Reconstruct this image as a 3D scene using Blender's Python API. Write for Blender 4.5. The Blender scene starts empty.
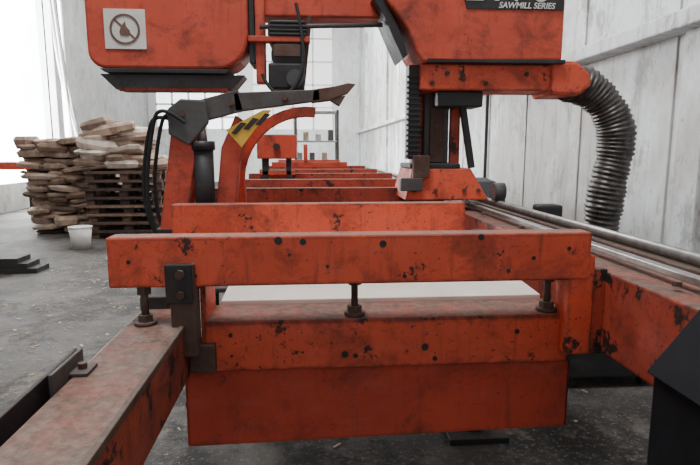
import bpy, math, random, bmesh
from mathutils import Vector, Matrix, Euler
random.seed(7)
S=bpy.context.scene
# ------------------------------------------------------------------ materials
def newmat(n):
    m=bpy.data.materials.new(n); m.use_nodes=True
    return m,m.node_tree.nodes,m.node_tree.links,m.node_tree.nodes['Principled BSDF']
def noise(N,L,geo,scale,detail=4,rough=.6,stretch=None,dist=0.):
    t=N.new('ShaderNodeTexNoise'); t.inputs['Scale'].default_value=scale
    t.inputs['Detail'].default_value=detail; t.inputs['Roughness'].default_value=rough; t.inputs['Distortion'].default_value=dist
    if stretch:
        mp=N.new('ShaderNodeMapping'); mp.inputs['Scale'].default_value=stretch
        L.new(geo.outputs['Position'],mp.inputs[0]); L.new(mp.outputs[0],t.inputs['Vector'])
    else: L.new(geo.outputs['Position'],t.inputs['Vector'])
    return t.outputs['Fac']
def ramp(N,L,src,a,b,lo=0.,hi=1.):
    r=N.new('ShaderNodeMapRange'); r.inputs['From Min'].default_value=a; r.inputs['From Max'].default_value=b
    r.inputs['To Min'].default_value=lo; r.inputs['To Max'].default_value=hi
    L.new(src,r.inputs['Value']); return r.outputs['Result']
def mix(N,L,fac,A,B):
    m=N.new('ShaderNodeMix'); m.data_type='RGBA'
    if isinstance(fac,(int,float)): m.inputs[0].default_value=fac
    else: L.new(fac,m.inputs[0])
    for v,i in ((A,6),(B,7)):
        if isinstance(v,tuple): m.inputs[i].default_value=(*v[:3],1)
        else: L.new(v,m.inputs[i])
    return m.outputs[2]
def mul(N,L,a,b,op='MULTIPLY'):
    m=N.new('ShaderNodeMath'); m.operation=op
    for v,i in ((a,0),(b,1)):
        if isinstance(v,(int,float)): m.inputs[i].default_value=v
        else: L.new(v,m.inputs[i])
    return m.outputs[0]
def bump(N,L,B,h,s=.3,d=.005):
    b=N.new('ShaderNodeBump'); b.inputs['Strength'].default_value=s; b.inputs['Distance'].default_value=d
    L.new(h,b.inputs['Height']); L.new(b.outputs[0],B.inputs['Normal'])
def painted(n,col,col2,grime=.5,chips=.5,dust=.85,rough=.5,dustcol=(.17,.125,.095),metal=0.,edge=0.,patch=.60):
    m,N,L,B=newmat(n); g=N.new('ShaderNodeNewGeometry')
    big=noise(N,L,g,4,5,.65)
    c=mix(N,L,ramp(N,L,big,.35,.68),col,col2)
    fade=noise(N,L,g,9,6,.7,(.5,1,1.6))
    c=mix(N,L,ramp(N,L,fade,.5,.75,0,.35),c,tuple(min(1,.8*x+.07) for x in col))
    gr=noise(N,L,g,6,8,.75,(.8,1,.9),.4)
    c=mix(N,L,ramp(N,L,gr,.50,.68,0,grime),c,(.06,.022,.015))
    pt=noise(N,L,g,10,8,.72,(1,1,.9),.2)
    c=mix(N,L,mul(N,L,ramp(N,L,pt,patch,patch+.03),chips),c,(.024,.015,.012))
    st=noise(N,L,g,26,5,.7,(1,1,.10))
    c=mix(N,L,mul(N,L,ramp(N,L,st,.56,.72),grime*.6),c,(.055,.024,.018))
    ch=noise(N,L,g,60,4,.8,None,.1)
    c=mix(N,L,mul(N,L,ramp(N,L,ch,.62,.655),chips),c,(.016,.011,.01))
    if edge>0:
        bv=N.new('ShaderNodeBevel'); bv.samples=4; bv.inputs['Radius'].default_value=.018
        d=N.new('ShaderNodeVectorMath'); d.operation='DOT_PRODUCT'; L.new(bv.outputs[0],d.inputs[0]); L.new(g.outputs['True Normal'],d.inputs[1])
        e=ramp(N,L,d.outputs['Value'],.999,.88)
        en=noise(N,L,g,11,7,.78)
        em=mul(N,L,e,ramp(N,L,en,.42,.53,0,edge))
        c=mix(N,L,em,c,(.028,.017,.013))
    sx=N.new('ShaderNodeSeparateXYZ'); L.new(g.outputs['Normal'],sx.inputs[0])
    up=ramp(N,L,sx.outputs['Z'],.75,.95)
    dn=noise(N,L,g,9,6,.75); dn2=noise(N,L,g,45,5,.8)
    dc=mix(N,L,ramp(N,L,dn2,.40,.62),tuple(x*.6 for x in dustcol),tuple(x*1.25 for x in dustcol))
    c=mix(N,L,mul(N,L,up,ramp(N,L,dn,.3,.6,.45*dust,dust)),c,dc)
    L.new(c,B.inputs['Base Color'])
    r=ramp(N,L,gr,.3,.7,rough-.08,rough+.3)
    ru=N.new('ShaderNodeMath'); ru.operation='MAXIMUM'; L.new(r,ru.inputs[0]); L.new(mul(N,L,up,.85),ru.inputs[1])
    L.new(ru.outputs[0],B.inputs['Roughness'])
    B.inputs['Metallic'].default_value=metal
    bump(N,L,B,gr,.3,.004)
    return m
def plain(n,col,rough=.6,metal=0,var=.25,scale=12):
    m,N,L,B=newmat(n); g=N.new('ShaderNodeNewGeometry')
    t=noise(N,L,g,scale,5,.6)
    c=mix(N,L,ramp(N,L,t,.3,.7),tuple(x*(1-var) for x in col),tuple(min(1,x*(1+var)) for x in col))
    L.new(c,B.inputs['Base Color']); B.inputs['Roughness'].default_value=rough; B.inputs['Metallic'].default_value=metal
    return m
ORANGE=painted('orange_paint',(.76,.102,.040),(.60,.072,.030),.72,.95,dustcol=(.20,.15,.115),edge=.95,patch=.595)
ORANGE_C=painted('orange_paint_clean',(.62,.080,.036),(.48,.058,.028),.75,.55,rough=.45,edge=.7,patch=.63)
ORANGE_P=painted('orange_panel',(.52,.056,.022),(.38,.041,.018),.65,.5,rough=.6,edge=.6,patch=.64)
ORANGE_R=painted('orange_rusty',(.50,.066,.030),(.30,.048,.026),.95,1.0,dust=.9,dustcol=(.16,.12,.095),edge=.9,patch=.57)
ARM=painted('arm_worn_paint',(.34,.06,.03),(.20,.045,.028),.95,1.0,dust=.95,dustcol=(.175,.125,.095),edge=.9,patch=.56)
BLACK=painted('black_metal',(.014,.014,.015),(.028,.026,.025),.3,.2,dust=.3,rough=.45)
RUBBER=plain('black_rubber',(.018,.018,.02),.75,0,.3)
DARKG=painted('dark_grey_steel',(.06,.058,.057),(.09,.083,.076),.5,.4,dust=.5,rough=.45)
STEEL=plain('worn_steel',(.33,.31,.29),.42,.7,.3,20)
RUST=painted('rusty_steel',(.075,.04,.028),(.13,.075,.055),.6,.5,dust=.6,rough=.7)
DUSTY=plain('dusty_sheet',(.74,.68,.60),.85,0,.12,7)
HOSE=plain('foil_hose',(.085,.075,.068),.4,.4,.65,22)
WHITE=plain('sign_white',(.70,.68,.62),.6,0,.12)
YEL=plain('hazard_yellow',(.7,.42,.05),.5,0,.15)
LENSB=plain('cream_bucket',(.7,.68,.62),.5,0,.1)
WOODS=[plain('wood_%d'%i,c,.85,0,.4,9) for i,c in enumerate([(.20,.125,.085),(.36,.26,.19),(.115,.07,.05),(.50,.40,.33),(.065,.04,.032)])]
LUMP=[plain('split_wood_%d'%i,c,.9,0,.45,6) for i,c in enumerate([(.42,.31,.24),(.60,.50,.42),(.26,.175,.13),(.48,.34,.25)])]
def floor_mat():
    m,N,L,B=newmat('concrete_floor'); g=N.new('ShaderNodeNewGeometry')
    a=noise(N,L,g,.7,6,.65,None,.3); b=noise(N,L,g,4,7,.75); d=noise(N,L,g,38,5,.8); e=noise(N,L,g,1.3,9,.72,None,.2); f=noise(N,L,g,2.6,8,.75)
    c=mix(N,L,ramp(N,L,a,.40,.60),(.048,.044,.041),(.115,.107,.098))
    c=mix(N,L,ramp(N,L,b,.48,.64,0,.6),c,(.18,.16,.14))
    c=mix(N,L,ramp(N,L,e,.49,.55,0,.88),c,(.028,.025,.023))
    c=mix(N,L,ramp(N,L,f,.56,.64,0,.6),c,(.21,.17,.135))
    c=mix(N,L,ramp(N,L,d,.55,.63,0,.65),c,(.30,.245,.19))
    L.new(c,B.inputs['Base Color']); B.inputs['Roughness'].default_value=.85; B.inputs['Specular IOR Level'].default_value=.3
    bump(N,L,B,b,.6,.02); return m
def wall_mat(n,base,dirt,amt,dark=.5):
    m,N,L,B=newmat(n); g=N.new('ShaderNodeNewGeometry')
    a=noise(N,L,g,.55,8,.7,(1,1,.7),.3); b=noise(N,L,g,2.6,9,.8,(1,1,.6),.3); s=noise(N,L,g,8,4,.7,(1,1.,.06)); t=noise(N,L,g,14,6,.8,(1,1,.5))
    c=mix(N,L,ramp(N,L,a,.44,.58,0,amt),base,dirt)
    c=mix(N,L,ramp(N,L,b,.52,.60,0,amt*.8),c,tuple(x*dark for x in dirt))
    c=mix(N,L,ramp(N,L,s,.53,.68,0,amt*.6),c,(.17,.15,.13))
    c=mix(N,L,ramp(N,L,t,.59,.67,0,amt*.65),c,(.14,.12,.10))
    L.new(c,B.inputs['Base Color']); B.inputs['Roughness'].default_value=.6
    bump(N,L,B,b,.2,.01); return m
FLOOR=floor_mat()
WALLR=wall_mat('white_wall_panel',(.66,.685,.68),(.40,.37,.335),.88)
WALLB=wall_mat('back_wall_metal',(.64,.65,.64),(.46,.43,.40),.4,.7)
WALLL=wall_mat('grey_wall',(.36,.36,.35),(.24,.22,.20),.6)
def emis(n,col,s):
    m,N,L,B=newmat(n); B.inputs['Base Color'].default_value=(*col,1)
    g=N.new('ShaderNodeNewGeometry'); t=noise(N,L,g,1.2,4,.6)
    B.inputs['Emission Color'].default_value=(*col,1)
    L.new(ramp(N,L,t,.3,.7,s*.8,s*1.1),B.inputs['Emission Strength']); return m
DAY0=emis('daylit_gate_pane',(.95,.98,1.),14)
DAY=emis('daylit_pane',(.93,.97,1.),2.6)
DAY2=emis('daylit_pane_dim',(.88,.88,.85),.5)
# ------------------------------------------------------------------ mesh helpers
def empty(n,loc=(0,0,0),par=None):
    e=bpy.data.objects.new(n,None); e.location=loc; e.empty_display_size=.1; S.collection.objects.link(e)
    if par is not None:
        e.location=Vector(loc)-par.matrix_world.translation; e.parent=par
    bpy.context.view_layer.update()
    return e
def setpar(o,par):
    o.parent=par; o.matrix_parent_inverse=par.matrix_world.inverted()
def mk(n,vs,fs,mat,par=None,bev=0,smooth=False):
    me=bpy.data.meshes.new(n); me.from_pydata([tuple(v) for v in vs],[],fs); me.update()
    o=bpy.data.objects.new(n,me); S.collection.objects.link(o); me.materials.append(mat)
    if par is not None: setpar(o,par)
    if bev:
        b=o.modifiers.new('bev','BEVEL'); b.width=bev; b.segments=2; b.limit_method='ANGLE'; b.angle_limit=math.radians(40)
    if smooth:
        for p in me.polygons: p.use_smooth=True
    return o
HF=[(0,3,2,1),(4,5,6,7),(0,1,5,4),(1,2,6,5),(2,3,7,6),(3,0,4,7)]
def hexa(n,p,mat,par=None,bev=0): return mk(n,p,HF,mat,par,bev)
def box(n,x0,x1,y0,y1,z0,z1,mat,par=None,bev=.004):
    return hexa(n,[(x0,y0,z0),(x1,y0,z0),(x1,y1,z0),(x0,y1,z0),(x0,y0,z1),(x1,y0,z1),(x1,y1,z1),(x0,y1,z1)],mat,par,bev)
def prism(n,pts,y0,y1,mat,par=None,bev=.004,axis='Y'):
    k=len(pts)
    if axis=='Y': vs=[(x,y0,z) for x,z in pts]+[(x,y1,z) for x,z in pts]
    else: vs=[(y0,y,z) for y,z in pts]+[(y1,y,z) for y,z in pts]
    fs=[tuple(range(k)),tuple(reversed(range(k,2*k)))]+[(i,i+k,(i+1)%k+k,(i+1)%k) for i in range(k)]
    o=mk(n,vs,fs,mat,par,bev)
    b=bmesh.new(); b.from_mesh(o.data); bmesh.ops.recalc_face_normals(b,faces=b.faces); b.to_mesh(o.data); b.free()
    return o
def cyl(n,p,q,r,mat,par=None,seg=20,r2=None,bev=0):
    p=Vector(p);q=Vector(q);d=(q-p).normalized(); a=d.orthogonal().normalized(); b=d.cross(a); r2=r if r2 is None else r2
    vs=[]
    for c,rr in ((p,r),(q,r2)):
        for i in range(seg):
            t=2*math.pi*i/seg; vs.append(c+(a*math.cos(t)+b*math.sin(t))*rr)
    fs=[tuple(reversed(range(seg))),tuple(range(seg,2*seg))]
    for i in range(seg): fs.append((i,(i+1)%seg,(i+1)%seg+seg,i+seg))
    o=mk(n,vs,fs,mat,par,bev)
    for f in o.data.polygons[2:]: f.use_smooth = seg>8
    return o
def bar(n,p,q,w,h,mat,par=None,bev=.004,w2=None):
    p=Vector(p);q=Vector(q);d=(q-p).normalized(); yv=Vector((0,1,0)); s=d.cross(yv).normalized(); yv=s.cross(d).normalized(); w2=w if w2 is None else w2
    vs=[]
    for c,ww in ((p,w),(q,w2)):
        for a,b in ((-1,-1),(1,-1),(1,1),(-1,1)): vs.append(c+s*a*ww/2+yv*b*h/2)
    return hexa(n,vs,mat,par,bev)
def tube(n,pts,r,mat,par=None,res=8):
    cu=bpy.data.curves.new(n,'CURVE'); cu.dimensions='3D'; sp=cu.splines.new('NURBS'); sp.points.add(len(pts)-1)
    for i,p in enumerate(pts): sp.points[i].co=(*p,1)
    sp.use_endpoint_u=True; sp.order_u=3; cu.bevel_depth=r; cu.bevel_resolution=3; sp.resolution_u=res; cu.use_fill_caps=True
    o=bpy.data.objects.new(n,cu); S.collection.objects.link(o); cu.materials.append(mat)
    if par is not None: setpar(o,par)
    return o
def bolt(n,x,y,z,r,mat,par,axis='Y',L=.012):
    d={'Y':(0,-L,0),'Z':(0,0,L),'X':(-L,0,0)}[axis]
    return cyl(n,(x,y,z),(x+d[0],y+d[1],z+d[2]),r,mat,par,6)
# ------------------------------------------------------------------ room
XR=2.25; XL=-6.6; YB=24.; YF=-3.; ZC=7.6
mk('floor',[(XL,YF,0),(XR,YF,0),(XR,YB,0),(XL,YB,0)],[(0,1,2,3)],FLOOR)
box('ceiling',XL-.2,XR+.2,YF,YB+.2,ZC,ZC+.2,WALLL,bev=0)
wr=box('wall_right',XR,XR+.2,YF,YB,0,ZC,WALLR,bev=0)
y=1.0;i=0
while y<YB:
    box('seam_%d'%i,XR-.012,XR+.01,y,y+.03,0,ZC,WALLR,wr,.003); y+=1.15; i+=1
box('girt_upper',XR-.16,XR,YF,YB,2.03,2.13,WALLR,wr,.01)
box('girt_lower',XR-.10,XR,YF,YB,.55,.65,WALLR,wr,.01)
for k,yy in enumerate((2.95,9.5,15.5,21)):
    box('pilaster_%d'%k,XR-.06,XR+.01,yy,yy+.22,0,ZC,WALLR,wr,.01)
cyl('cable_conduit',(XR-.03,6.8,0),(XR-.03,6.8,ZC),.02,DARKG,wr)
wb=empty('wall_back')
def wallY(par,y,x0,x1,z0,z1,mat,n): return box(n,x0,x1,y,y+.2,z0,z1,mat,par,0)
wallY(wb,YB,XL,XR,0,2.2,WALLB,'lower'); wallY(wb,YB,XL,XR,6.9,ZC,WALLB,'upper')
wallY(wb,YB,1.1,XR,2.2,6.9,WALLB,'pier_c'); wallY(wb,YB,-2.9,-2.3,2.2,6.9,WALLB,'pier_b'); wallY(wb,YB,XL,-6.3,2.2,6.9,WALLB,'pier_a')
for k in range(60):
    x=XL+.07+k*.145
    box('rib_%d'%k,x,x+.05,YB-.03,YB,0,2.2,WALLB,wb,0)
def window(n,x0,x1,z0,z1,nx,nz,pane,fm,y=YB,t=.04):
    e=empty(n)
    box('pane',x0,x1,y+.08,y+.1,z0,z1,pane,e,0)
    for i in range(nx+1):
        x=x0+(x1-x0)*i/nx; box('mullion_%d'%i,x-t,x+t,y+.02,y+.08,z0,z1,fm,e,0)
    for j in range(nz+1):
        z=z0+(z1-z0)*j/nz; box('transom_%d'%j,x0,x1,y+.02,y+.07,z-t,z+t,fm,e,0)
window('window_1',-6.3,-2.9,2.2,6.9,5,9,DAY,WALLB)
window('window_2',-2.3,1.1,2.2,6.9,4,5,DAY2,WALLB,t=.03)
wl=empty('wall_left')
box('near',XL-.2,XL,YF,11.0,0,ZC,WALLL,wl,0); box('far',XL-.2,XL,16.2,YB,0,ZC,WALLL,wl,0)
box('over',XL-.2,XL,11.0,16.2,5.4,ZC,WALLL,wl,0); box('sill',XL-.2,XL,11.0,16.2,0,.55,WALLL,wl,0)
g=empty('window_3')
box('pane',XL-.06,XL-.04,11.0,16.2,.55,5.4,DAY0,g,0)
for k,z in enumerate((.58,5.37)): box('transom_%d'%k,XL-.05,XL-.01,11.0,16.2,z-.03,z+.03,WALLL,g,0)
c=empty('steel_column')
box('web',-5.72,-5.68,13.0,13.3,0,ZC,WALLB,c); box('flange_1',-5.85,-5.55,13.0,13.03,0,ZC,WALLB,c); box('flange_2',-5.85,-5.55,13.27,13.3,0,ZC,WALLB,c)
c=empty('bundled_netting')
for k in range(9):
    tube('strand_%d'%k,[(-5.45+.05*math.cos(k),12.9+.06*math.sin(k),5.2),(-5.42+.10*math.cos(k+1),12.9+.1*math.sin(k),3.6),(-5.22+.05*math.cos(k*2),12.9,2.3),(-5.1+.12*math.cos(k*3),12.9+.1*math.sin(k*2),1.2),(-5.05+.1*math.cos(k*2),12.9,.02)],.035,[WALLL,DARKG,WALLB][k%3],c)
# ------------------------------------------------------------------ sawmill
mill=empty('sawmill',(0,3,0))
bed=empty('bed',(0.1,1.45,0),mill)
def boxbeam(n,y,x0=-.57,x1=.80,z0=.99,z1=1.125,mat=ORANGE,d=.07):
    return box(n,x0,x1,y,y+d,z0,z1,mat,bed,.005)
boxbeam('front_cross_beam',1.45,-.525,.785)
for i,yy in enumerate((2.33,3.3,4.3,5.4,6.6,8.0)):
    boxbeam('cross_beam_%d'%i,yy,-.57,.83 if i else .68,mat=ORANGE if i<1 else ORANGE_R)
for i,(x,z,r) in enumerate([(-.47,1.06,.006),(-.08,1.112,.011),(-.015,1.108,.009),(.20,1.10,.010),(.26,1.01,.006),(.47,1.115,.009),(.62,1.055,.006),(.72,1.08,.006),(-.30,1.02,.005),(.05,1.04,.005),(.55,1.02,.006)]):
    cyl('hole_%d'%i,(x,1.4535,z),(x,1.449,z),r,BLACK,bed,9)
box('lower_channel_web',-.29,.755,1.495,1.51,.735,.87,ORANGE,bed,.003)
box('lower_channel_top',-.29,.755,1.495,1.66,.866,.880,ORANGE_R,bed,.003)
box('lower_channel_foot',-.29,.755,1.51,1.66,.735,.745,ORANGE,bed,.003)
hexa('tray_sheet',[(-.27,1.665,.868),(.74,1.665,.868),(.74,2.33,.90),(-.27,2.33,.90),(-.27,1.665,.892),(.74,1.665,.892),(.74,2.33,.925),(-.27,2.33,.925)],DUSTY,bed,.002)
for i,(x,z,r) in enumerate([(.10,.775,.010),(.13,.77,.007),(.33,.79,.010),(.36,.755,.007),(.60,.83,.007),(-.22,.84,.006)]):
    cyl('lhole_%d'%i,(x,1.497,z),(x,1.491,z),r,BLACK,bed,9)
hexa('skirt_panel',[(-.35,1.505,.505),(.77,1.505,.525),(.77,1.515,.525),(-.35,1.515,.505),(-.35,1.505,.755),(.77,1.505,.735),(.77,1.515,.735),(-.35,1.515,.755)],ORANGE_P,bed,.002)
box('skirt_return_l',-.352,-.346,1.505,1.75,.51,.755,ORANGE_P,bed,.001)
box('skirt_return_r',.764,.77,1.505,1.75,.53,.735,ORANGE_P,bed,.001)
box('left_bracket',-.365,-.30,1.435,1.50,.80,1.055,RUST,bed,.004)
box('left_bracket_plate',-.375,-.305,1.43,1.449,.95,1.055,BLACK,bed,.003)
box('left_bracket_foot',-.33,-.26,1.47,1.50,.74,.82,RUST,bed,.004)
bolt('brk_bolt_1',-.335,1.43,1.03,.013,RUST,bed); bolt('brk_bolt_2',-.335,1.43,.975,.011,RUST,bed)
box('right_post',.725,.80,1.452,1.53,.77,1.06,ORANGE,bed,.004)
box('right_post_gusset',.80,.84,1.455,1.50,.77,1.02,ORANGE_R,bed,.004)
box('left_inner_post',-.30,-.285,1.50,1.66,.735,.99,ORANGE,bed,.003)
def stud(n,x,y,z0,z1):
    e=n
    cyl(e+'_shank',(x,y,z0),(x,y,z1),.010,RUST,bed,12)
    cyl(e+'_nut',(x,y,z0+.010),(x,y,z0+.028),.021,RUST,bed,6)
    cyl(e+'_washer',(x,y,z0+.0),(x,y,z0+.010),.030,RUST,bed,16)
    cyl(e+'_nut2',(x,y,z1-.03),(x,y,z1-.008),.020,RUST,bed,6)
stud('stud_a',-.44,1.47,.885,1.0); stud('stud_b',.13,1.53,.88,1.0); stud('stud_c',.70,1.53,.88,1.0)
prism('left_arm_beam',[(-.495,.72),(-.335,.72),(-.335,.885),(-.495,.885)],.25,1.62,ARM,bed,.008)
box('left_arm_edge_plate',-.345,-.331,.25,1.45,.872,.889,RUST,bed,.002)
box('left_arm_leg',-.46,-.36,.35,.45,.0,.72,ORANGE_R,bed); box('left_arm_foot',-.50,-.32,.31,.49,0,.012,BLACK,bed)
box('left_arm_link',-.50,-.42,1.62,2.36,.82,.92,BLACK,bed)
hexa('side_plate',[(-.535,.86,.81),(-.525,.86,.81),(-.525,1.24,.845),(-.535,1.24,.845),(-.535,.86,.90),(-.525,.86,.90),(-.525,1.24,.905),(-.535,1.24,.905)],BLACK,bed,.002)
box('side_plate_bracket',-.525,-.46,1.12,1.18,.885,.893,DARKG,bed,.002); box('side_plate_bracket_v',-.505,-.497,1.05,1.2,.82,.92,DARKG,bed,.002)
bolt('plate_bolt',-.48,1.15,.893,.010,RUST,bed,'Z')
hexa('right_main_channel',[(.835,1.05,.775),(1.02,1.05,.775),(1.02,10,.775),(.835,10,.775),(.835,1.05,1.01),(1.02,1.05,1.0),(1.02,10,1.03),(.835,10,1.03)],ORANGE_R,bed,.006)
box('left_main_channel',-.57,-.47,1.9,10,.80,.985,ORANGE_R,bed,.006)
box('track_rail_flat',.93,.96,1.0,10,1.025,1.045,STEEL,bed,.003)
cyl('track_rail_round',(1.06,1.0,1.055),(1.06,10,1.055),.017,STEEL,bed)
box('track_ledge',1.02,1.12,1.05,10,1.0,1.035,RUST,bed,.004)
for i in range(7): bolt('rail_bolt_%d'%i,.90,1.25+i*.5,1.020,.012,RUST,bed,'Z')
for i,(x,yy) in enumerate([(.78,2.42),(.90,5.5),(-.52,5.5),(.90,9.5),(-.52,9.5),(-.52,2.9)]):
    zt=.78 if x>.8 else (.80 if x<0 else .99)
    box('leg_%d'%i,x-.035,x+.035,yy-.035,yy+.035,.03,zt,BLACK,bed)
    box('foot_%d'%i,x-.14,x+.14,yy-.10,yy+.10,0,.03,BLACK,bed)
box('tow_axle',-.5,1.0,4.5,4.6,.5,.6,BLACK,bed)
box('under_tray',-.45,.80,2.5,9.5,.70,.72,DARKG,bed)
box('marker_light',1.14,1.26,2.62,2.72,1.0,1.08,BLACK,bed,.012); box('marker_base',1.10,1.24,2.62,2.72,.97,1.0,BLACK,bed)
# ---- log clamp
cl=empty('log_clamp',(-.5,2.6,1.0),mill)
Y=2.62
PP=[(-.69,.94),(-.575,.94),(-.515,1.28),(-.485,1.48),(-.545,1.53),(-.60,1.50),(-.625,1.35)]
prism('front_post',PP,Y-.05,Y-.02,ORANGE_C,cl); prism('rear_post',PP,Y+.07,Y+.10,ORANGE_C,cl)
cyl('cylinder_body',(-.475,Y-.03,.98),(-.475,Y-.03,1.37),.045,BLACK,cl)
cyl('cylinder_rod',(-.475,Y-.02,1.35),(-.49,Y-.02,1.52),.022,STEEL,cl)
cyl('cylinder_collar',(-.475,Y-.03,1.35),(-.475,Y-.03,1.39),.053,BLACK,cl)
prism('inner_post',[(-.445,.97),(-.355,.97),(-.315,1.30),(-.26,1.46),(-.33,1.51),(-.40,1.36)],Y+.0,Y+.07,ORANGE_C,cl)
bar('arm_upper',(-.58,Y,1.50),(-.30,Y,1.575),.095,.06,DARKG,cl)
bar('arm_mid',(-.33,Y,1.565),(.06,Y,1.60),.085,.06,DARKG,cl,w2=.05)
prism('arm_tip',[(.02,1.565),(.10,1.575),(.19,1.61),(.225,1.65),(.19,1.655),(.13,1.64),(.03,1.625)],Y-.03,Y+.03,RUST,cl)
prism('arm_tooth',[(.10,1.58),(.15,1.55),(.18,1.60)],Y-.025,Y+.025,RUST,cl)
prism('head_knuckle',[(-.62,1.42),(-.53,1.37),(-.44,1.47),(-.45,1.57),(-.56,1.575),(-.62,1.53)],Y-.075,Y-.045,DARKG,cl,.008)
for k,(x,z) in enumerate([(-.555,1.51),(-.34,1.56),(-.10,1.585)]): cyl('pin_%d'%k,(x,Y-.082,z),(x,Y+.08,z),.014,RUST,cl,14)
prism('hazard_plate',[(-.37,1.44),(-.20,1.53),(-.16,1.53),(-.24,1.44),(-.30,1.36)],Y-.045,Y-.035,YEL,cl,.002)
for k in range(3):
    x=-.345+k*.055; prism('hazard_stripe_%d'%k,[(x,1.425+k*.02),(x+.022,1.42+k*.02),(x+.07,1.47+k*.02),(x+.045,1.475+k*.02)],Y-.05,Y-.045,BLACK,cl,0)
cx,cz,R=.0,1.20,.36
outer=[];inner=[]
for k in range(13):
    t=math.radians(185-k*8.5)
    outer.append((cx+R*math.cos(t),cz+R*math.sin(t))); inner.append((cx+(R-.05)*math.cos(t),cz+(R-.05)*math.sin(t)))
prism('curved_arm',[(-.36,1.0)]+outer+list(reversed(inner))+[(-.30,1.0)],Y+.12,Y+.16,ORANGE_C,cl)
for k,(dx,dy) in enumerate(((0,0),(.025,.03),(-.03,.05))):
    tube('hydraulic_hose_%d'%k,[(-.54+dx,Y-.09+dy,1.47),(-.65+dx,Y-.09+dy,1.56-k*.02),(-.70+dx,Y-.05+dy,1.42),(-.745+dx,Y-.02+dy,1.18),(-.72+dx,Y+dy,.95),(-.60+dx,Y+dy,.84)],.009,RUBBER,cl)
box('clamp_base',-.70,-.34,Y-.06,Y+.12,.90,.99,BLACK,cl)
ls=empty('log_stop',(-.2,5.0,1.1),mill)
box('stop_box',-.46,-.10,5.1,5.3,1.27,1.49,ORANGE_C,ls,.01); box('stop_leg',-.42,-.36,5.15,5.25,.99,1.27,BLACK,ls); box('stop_foot',-.44,-.12,5.15,5.25,1.12,1.16,ORANGE,ls)
box('stop_leg_b',-.20,-.15,5.15,5.25,.99,1.27,BLACK,ls); cyl('stop_handle',(-.28,5.10,1.38),(-.28,5.04,1.38),.03,BLACK,ls)
for k,yy in enumerate((7.0,8.6)):
    box('roller_frame_%d'%k,-.45,.5,yy,yy+.06,1.13,1.20,ORANGE_C,ls); box('upright_%d'%k,-.05,.0,yy,yy+.06,1.2,1.42,ORANGE,ls)
# ---- saw head
hd=empty('saw_head',(.5,3.1,1.1),mill)
def rpoly(x0,x1,z0,z1,rbl,rbr):
    p=[]
    for k in range(7):
        t=math.pi*1.5-k*math.pi/12; p.append((x0+rbl+rbl*math.cos(t),z0+rbl+rbl*math.sin(t)))
    p.append((x0,z1)); p.append((x1,z1))
    for k in range(7):
        t=0-k*math.pi/12; p.append((x1-rbr+rbr*math.cos(t),z0+rbr+rbr*math.sin(t)))
    return p
prism('blade_housing_left',rpoly(-1.115,-.30,1.765,2.45,.09,.17),3.0,3.30,ORANGE_C,hd,.015)
prism('housing_band',[(-1.06,1.765),(-1.03,1.745),(-.42,1.745),(-.40,1.765)],3.0,3.29,BLACK,hd,.002)
prism('blade_guard_plate',[(-1.0,1.665),(-.40,1.665),(-.33,1.745),(-1.08,1.745)],3.06,3.22,DARKG,hd)
prism('blade_guard_lip',[(-.98,1.655),(-.42,1.655),(-.42,1.675),(-.98,1.675)],3.04,3.06,ORANGE_R,hd)
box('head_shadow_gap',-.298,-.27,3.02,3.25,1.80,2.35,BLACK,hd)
box('hanger_arm',-.265,-.215,3.02,3.10,1.70,2.3,ORANGE_C,hd); box('guide_motor_top',-.20,.0,3.0,3.22,1.90,2.02,DARKG,hd,.02)
cyl('guide_motor',(-.10,3.0,1.84),(-.10,3.22,1.84),.085,BLACK,hd); box('guide_bracket',-.30,.02,2.99,3.05,1.905,1.935,ORANGE_C,hd)
box('guide_block',-.20,-.01,2.98,3.16,1.665,1.80,BLACK,hd,.012); cyl('guide_roller',(-.06,2.96,1.72),(-.06,3.02,1.72),.045,DARKG,hd)
cyl('guide_rod',(-.24,3.0,1.98),(.40,3.0,2.0),.012,DARKG,hd)
bar('guide_strut',(-.02,3.05,1.70),(.02,3.05,2.05),.025,.03,RUST,hd)
for k in range(4): box('fin_%d'%k,-.19,.0,2.985,3.0,1.94+k*.02,1.95+k*.02,BLACK,hd,.002)
box('lock_plate',-.17,-.03,2.97,2.98,1.83,1.89,RUST,hd,.003)
tube('head_cable',[(-.23,2.98,1.74),(-.18,2.95,1.62),(-.05,2.95,1.66),(.0,2.97,1.86),(-.05,3.0,2.1)],.009,RUBBER,hd)
box('top_cross_beam',-.32,.62,3.05,3.22,2.045,2.25,ORANGE_C,hd,.01)
prism('engine_housing',[(.39,2.45),(.39,2.12),(.45,2.05),(.52,1.96),(.56,1.86),(.60,1.80),(1.34,1.815),(1.345,2.45)],2.9,3.30,ORANGE_C,hd,.012)
prism('housing_edge_strip',[(.36,2.16),(.385,2.14),(.45,2.02),(.50,1.92),(.525,1.84),(.50,1.82),(.45,1.92),(.40,2.03),(.34,2.12)],2.93,3.2,BLACK,hd,.003)
prism('decal_stripe_black',[(.70,2.45),(.82,2.065),(1.33,2.065),(1.33,2.45)],2.895,2.90,BLACK,hd,.0)
def text(s,x,z,size,mat,n,ex=.001):
    cu=bpy.data.curves.new(n,'FONT'); cu.body=s; cu.size=size; cu.extrude=ex; cu.materials.append(mat); cu.shear=.2; cu.offset=.0008
    o=bpy.data.objects.new(n,cu); S.collection.objects.link(o); o.location=(x,2.892,z); o.rotation_euler=(math.pi/2,0,0)
    setpar(o,hd)
text('SAWMILL SERIES',.985,2.071,.041,WHITE,'decal_text_small'); text('LT70',.80,2.106,.22,WHITE,'decal_text_large')
box('under_beam',.60,1.40,2.95,3.20,1.665,1.80,ORANGE,hd,.008)
prism('under_lip',[(.62,1.80),(1.36,1.80),(1.36,1.82),(.62,1.82)],2.90,3.22,BLACK,hd,.003)
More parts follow.
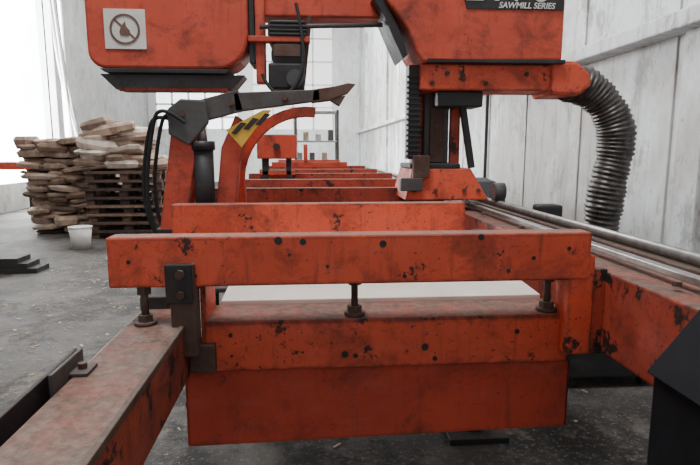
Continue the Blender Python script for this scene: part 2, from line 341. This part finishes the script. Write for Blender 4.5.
prism('duct_outlet',[(1.30,1.64),(1.46,1.64),(1.53,1.69),(1.52,1.76),(1.44,1.82),(1.30,1.82)],2.93,3.2,ORANGE,hd,.02)
for k,x in enumerate((.66,.74,.95,1.17,1.34)): bolt('ub_bolt_%d'%k,x,2.95,1.70+.05*(k%2),.012,BLACK,hd)
box('under_motor',.70,.95,2.98,3.18,1.58,1.665,BLACK,hd,.01)
box('mast_column',.66,.80,3.12,3.26,1.27,2.3,DARKG,hd,.006)
box('mast_face',.69,.77,3.105,3.12,1.28,1.66,RUST,hd,.003)
box('chain_guard',.545,.605,3.0,3.10,1.30,1.80,BLACK,hd,.006)
for k in range(16): box('chain_link_%d'%k,.535,.615,2.992,3.0,1.31+k*.028,1.322+k*.028,RUBBER,hd,.002)
box('mast_back_plate',.60,.66,3.16,3.25,1.27,1.85,ORANGE_R,hd)
box('mast_plate_orange',.805,.86,3.10,3.14,1.27,1.60,ORANGE_R,hd)
bar('gas_strut',(.92,3.06,1.25),(.85,3.06,1.64),.035,.035,BLACK,hd)
hexa('carriage_base',[(.53,2.98,1.075),(1.0,2.98,1.075),(1.0,3.42,1.075),(.53,3.42,1.075),(.57,3.0,1.25),(.90,3.0,1.25),(.90,3.4,1.25),(.57,3.4,1.25)],ORANGE,hd,.008)
box('carriage_cap',.56,.84,3.0,3.34,1.25,1.275,BLACK,hd); box('carriage_block',.50,.62,2.94,3.0,1.13,1.20,DARKG,hd)
box('carriage_block_b',.57,.66,2.96,3.0,1.20,1.32,RUST,hd)
for k,x in enumerate((.58,.70,.86,.94)): bolt('cb_bolt_%d'%k,x,2.985,1.13,.011,RUST,hd)
cyl('carriage_wheel',(1.03,3.0,1.12),(1.09,3.0,1.12),.05,DARKG,hd)
sg=empty('warning_sign',(-.915,2.985,1.955),hd)
box('plate',-1.02,-.815,2.994,3.0,1.86,2.055,WHITE,sg,.001)
def ring(n,cx,cz,R,r,y,mat,par):
    vs=[];fs=[];k=36
    for i in range(k):
        t=2*math.pi*i/k
        for rr in (R,r):
            for yy in (y,y+.003): vs.append((cx+rr*math.cos(t),yy,cz+rr*math.sin(t)))
    for i in range(k):
        a=i*4;b=((i+1)%k)*4
        fs+= [(a,b,b+2,a+2),(a+1,a+3,b+3,b+1),(a,a+1,b+1,b),(a+2,b+2,b+3,a+3)]
    mk(n,vs,fs,mat,par)
DARKS=plain('sign_print',(.17,.08,.06),.6)
ring('ring',-.918,1.957,.075,.065,2.99,DARKS,sg)
bar('slash',(-.97,2.9925,2.007),(-.866,2.9925,1.907),.010,.002,DARKS,sg,0)
prism('flame',[(-.94,1.925),(-.90,1.925),(-.893,1.95),(-.91,1.97),(-.915,1.995),(-.935,1.97),(-.945,1.945)],2.990,2.993,DARKS,sg,0)
def sweep(n,ctrl,R,mat,par,amp=.006,per=.024,seg=28):
    P=[Vector(c) for c in ctrl]
    def cat(t):
        i=min(int(t),len(P)-2); f=t-i; p0=P[max(i-1,0)];p1=P[i];p2=P[i+1];p3=P[min(i+2,len(P)-1)]
        return .5*((2*p1)+(p2-p0)*f+(2*p0-5*p1+4*p2-p3)*f*f+(3*p1-p0-3*p2+p3)*f**3)
    fine=[cat(t*(len(P)-1)/1200) for t in range(1201)]
    pts=[fine[0]];acc=0;st=per/4
    for a,b in zip(fine,fine[1:]):
        acc+=(b-a).length
        if acc>=st: pts.append(b);acc=0
    vs=[];fs=[]
    for i,p in enumerate(pts):
        d=(pts[min(i+1,len(pts)-1)]-pts[max(i-1,0)]).normalized()
        a=d.cross(Vector((0,1,0))).normalized(); b=d.cross(a)
        dent=1+.05*math.sin(i*.11)+.03*math.sin(i*.37+1)
        for k in range(seg):
            t=2*math.pi*k/seg; r=R*dent+amp*math.sin(2*math.pi*(i/4)+t*1)+random.uniform(-.002,.002)
            vs.append(p+(a*math.cos(t)+b*math.sin(t))*r)
        if i:
            for k in range(seg):
                k2=(k+1)%seg; fs.append(((i-1)*seg+k,(i-1)*seg+k2,i*seg+k2,i*seg+k))
    return mk(n,vs,fs,mat,par,0,True)
sweep('extraction_hose',[(1.44,3.07,1.725),(1.56,3.07,1.70),(1.67,3.06,1.61),(1.74,3.05,1.48),(1.75,3.05,1.33),(1.72,3.05,1.15),(1.70,3.05,.95),(1.70,3.08,.70)],.098,HOSE,hd)
db=empty('dust_bin',(1.7,3.1,0),mill); box('body',1.45,1.97,2.85,3.4,.06,.70,BLACK,db,.02); box('lid',1.43,1.99,2.83,3.42,.70,.73,DARKG,db)
for k,(x,yy) in enumerate(((1.5,2.9),(1.92,2.9),(1.5,3.35),(1.92,3.35))): cyl('caster_%d'%k,(x-.015,yy,.03),(x+.015,yy,.03),.03,RUBBER,db)
# ------------------------------------------------------------------ control cabinet
cc=empty('control_cabinet',(.95,.9,0))
CABM=plain('cabinet_black',(.009,.009,.011),.8,0,.3)
CABM.node_tree.nodes['Principled BSDF'].inputs['Specular IOR Level'].default_value=.2
prism('body',[(.675,.03),(1.15,.03),(1.15,1.09),(.80,1.075),(.675,.915)],.80,.985,CABM,cc,.008)
prism('lid_edge',[(.67,.912),(.80,1.078),(1.15,1.093),(1.15,1.099),(.797,1.084),(.665,.916)],.795,.99,CABM,cc,.002)
box('plinth',.69,1.13,.82,.97,0,.03,CABM,cc)
# ------------------------------------------------------------------ trailer wheels
def torus(n,c,R,r,par,mat,wd=1.0):
    vs=[];fs=[];A=36;Bn=14
    for i in range(A):
        t=2*math.pi*i/A
        for j in range(Bn):
            u=2*math.pi*j/Bn; rr=R+r*math.cos(u)
            vs.append((c[0]+r*wd*math.sin(u),c[1]+rr*math.cos(t),c[2]+rr*math.sin(t)))
    for i in range(A):
        for j in range(Bn):
            fs.append((i*Bn+j,((i+1)%A)*Bn+j,((i+1)%A)*Bn+(j+1)%Bn,i*Bn+(j+1)%Bn))
    return mk(n,vs,fs,mat,par,0,True)
for k,yy in enumerate((4.5,5.35)):
    t=empty('trailer_wheel_%d'%k,(1.34,yy,.36),mill)
    torus('tread',(1.34,yy,.37),.28,.09,t,RUBBER,1.0); cyl('rim',(1.29,yy,.37),(1.39,yy,.37),.20,DARKG,t,24); cyl('hub',(1.0,yy,.37),(1.29,yy,.37),.05,BLACK,t)
prism('wheel_fender',[(3.95,.70),(4.05,.95),(4.3,1.10),(4.6,1.12),(4.85,1.05),(5.0,.98),(5.2,1.08),(5.5,1.12),(5.8,1.0),(5.9,.70),(5.87,.70),(5.77,.97),(5.5,1.09),(5.2,1.05),(5.0,.94),(4.85,1.02),(4.6,1.09),(4.3,1.07),(4.08,.93),(3.98,.70)],1.14,1.50,RUBBER,mill,.003,axis='X')
# ------------------------------------------------------------------ pallets and piled wood
def pile(n,x0,x1,y0,y1,z0,layers,hl,mats):
    e=empty(n,((x0+x1)/2,(y0+y1)/2,0)); z=z0; idx=0
    for l in range(layers):
        ox=random.uniform(-.03,.03)
        if l%2==0:
            for k in range(4):
                yy=y0+(y1-y0)*(k+.1)/3.6
                for xx in (x0,(x0+x1)/2-.05,x1-.12): box('block_%d'%idx,xx+ox,xx+ox+.12,yy,yy+.09,z,z+hl*1.15,random.choice(mats),e,.004); idx+=1
            z+=hl*1.15
        else:
            for q in range(5):
                yy=y0-.02+(y1-y0)*q/4.6
                box('slat_%d'%idx,x0-random.uniform(0,.06),x1+random.uniform(0,.06),yy,yy+.11,z,z+hl*.5,random.choice(mats),e,.004); idx+=1
            z+=hl*.5
    return e,z
e,PZ=pile('wooden_pallet',-3.35,-2.25,8.6,9.7,0,16,.078,[WOODS[0],WOODS[2],WOODS[4],WOODS[2]])
def lumps(n,xc,yc,w,d,rows,z0,mats,L=(.45,.8),H=(.06,.12),shrink=.0,tilt=.08,lean=0.,par=None):
    e=empty(n,(xc,yc,z0),par); idx=0; z=z0
    for r in range(rows):
        h=random.uniform(*H); wr_=w*(1-shrink*r/rows); xo=xc+lean*r/rows+random.uniform(-.05,.05)
        x=xo-wr_
        while x<xo+wr_*.75:
            l=random.uniform(*L)
            for q in range(2):
                yy=yc-d/2+d*q+random.uniform(-.10,.10); k=8; hh=h*random.uniform(.5,1.15)
                M=Matrix.Translation((x+l/2,yy,z+hh/2))@Euler((random.gauss(0,tilt*.8),random.gauss(0,tilt),random.gauss(0,.35))).to_matrix().to_4x4()
                prof=[]
                for i in range(k):
                    t=2*math.pi*(i+.5)/k; cc_=math.cos(t); ss=math.sin(t); e_=.6
                    prof.append((l/2*1.1*math.copysign(abs(cc_)**e_,cc_)*random.uniform(.82,1.12),d*.5*math.copysign(abs(ss)**e_,ss)*random.uniform(.8,1.1)))
                lev=[(-hh/2,.9),(hh*.1,1.0),(hh/2,.80)]
                vs=[M@Vector((a*s_,b*s_,zz+random.uniform(-.010,.010))) for zz,s_ in lev for a,b in prof]
                for v in vs: v.z=max(v.z,z0+.002)
                fs=[tuple(reversed(range(k))),tuple(range(2*k,3*k))]
                for a in range(2):
                    for i in range(k): fs.append((a*k+i,a*k+(i+1)%k,(a+1)*k+(i+1)%k,(a+1)*k+i))
                mk('slab_%d'%idx,vs,fs,random.choice(mats),e,.006); idx+=1
            x+=l*.9
        z+=h*.74
    return e
ML=[LUMP[0],LUMP[1],LUMP[2],LUMP[3],LUMP[1]]
lumps('slabs_on_top',-2.95,9.15,.62,.5,8,PZ,ML,shrink=.5,H=(.08,.15),tilt=.15,lean=-.15,L=(.35,.7),par=e)
lumps('split_wood_stack',-4.12,9.6,.34,.5,19,0,[LUMP[0],LUMP[2],LUMP[3],WOODS[0],WOODS[2],WOODS[1]],shrink=-.40,L=(.3,.6),H=(.07,.15),tilt=.10,lean=-.02)
b=empty('bucket',(-3.15,7.8,0)); cyl('shell',(-3.15,7.8,0),(-3.15,7.8,.30),.12,LENSB,b,24,.15); tube('handle',[(-3.3,7.8,.28),(-3.25,7.7,.18),(-3.05,7.7,.18),(-3.0,7.8,.28)],.006,STEEL,b); cyl('rim',(-3.15,7.8,.29),(-3.15,7.8,.305),.157,LENSB,b,24)
om=empty('conveyor_frame',(-6,11,0))
box('rail',-6.5,-5.15,11.0,11.15,.98,1.12,ORANGE_C,om); box('rail_b',-6.5,-5.15,11.5,11.65,.98,1.12,ORANGE_C,om)
for k,(x,yy) in enumerate([(-6.35,11.0),(-5.35,11.0),(-6.35,11.55),(-5.35,11.55)]): box('leg_%d'%k,x,x+.09,yy,yy+.09,0,.98,BLACK,om)
bm=empty('steel_offcut_stack',(-4.0,6.4,0))
for k in range(3): box('bar_%d'%k,-3.9+.05*k,-3.0-.1*k,6.2,6.5,.056*k,.056*k+.055,BLACK,bm)
vs=[];fs=[]
for k in range(700):
    x=random.uniform(-2.8,-.8) if random.random()<.8 else random.uniform(-.8,2.0); yy=random.uniform(.9,11)
    if random.random()<.4: x=random.gauss(-2.0,.4); yy=random.gauss(6.5,1.8)
    if x<-2.9 or (x<-2.1 and yy>8.3) or yy<.6: continue
    a=random.uniform(0,3.14); l=random.uniform(.006,.03); w=random.uniform(.003,.010); h=.004; n0=len(vs)
    M=Matrix.Translation((x,yy,h/2+.0005))@Matrix.Rotation(a,4,'Z')
    vs+=[M@Vector((sx*l,sy*w,sz*h/2)) for sz in(-1,1) for sx,sy in((-1,-1),(1,-1),(1,1),(-1,1))]
    fs+=[tuple(n0+i for i in f) for f in HF]
mk('wood_chip_litter',vs,fs,LUMP[0])
sc=empty('storage_rack',(.1,10.8,0))
for x in (-.25,.55):
    for yy in (10.6,11.1): box('upright_%s_%s'%(x,yy),x,x+.05,yy,yy+.05,0,2.1,DARKG,sc)
for k,z in enumerate((.4,1.0,1.5,2.05)): box('shelf_%d'%k,-.25,.60,10.6,11.15,z,z+.03,WALLL,sc)
for k in range(6): box('carton_%d'%k,-.2+k*.12,-.10+k*.12,10.7,11.0,1.53 if k%2 else 1.03,1.53+.12+.04*(k%3) if k%2 else 1.3,[WALLL,WOODS[1],DARKG][k%3],sc)
# ------------------------------------------------------------------ lights
def area(n,loc,rot,sx,sy,pw,col=(1,1,1)):
    l=bpy.data.lights.new(n,'AREA'); l.shape='RECTANGLE'; l.size=sx; l.size_y=sy; l.energy=pw; l.color=col
    o=bpy.data.objects.new(n,l); S.collection.objects.link(o); o.location=loc; o.rotation_euler=rot; return o
area('ceiling_fill_1',(-1.0,1.0,ZC-.1),(0,0,0),2.2,1.6,430,(.97,.98,1))  # three added overhead fill lamps; the ceiling itself is closed
area('ceiling_fill_2',(-1.5,9,ZC-.1),(0,0,0),5,3,440,(.95,.98,1))
area('ceiling_fill_3',(-1.5,16,ZC-.1),(0,0,0),5,4,850,(.95,.98,1))
area('gate_light',(XL+.1,13.6,3.2),(0,math.radians(-90),0),4.6,4.5,2300,(.93,.97,1))
W=bpy.data.worlds.new('World'); S.world=W; W.use_nodes=True
bg=W.node_tree.nodes['Background']; bg.inputs[0].default_value=(.90,.94,1,1); bg.inputs[1].default_value=.6
# ------------------------------------------------------------------ camera
cd=bpy.data.cameras.new('camera'); cam=bpy.data.objects.new('camera',cd); S.collection.objects.link(cam)
cam.location=(0,0,1.35); cam.rotation_euler=(math.radians(90-8.53),0,math.radians(-4.37))
cd.sensor_width=36; cd.lens=36*550/700; cd.clip_start=.02; S.camera=cam
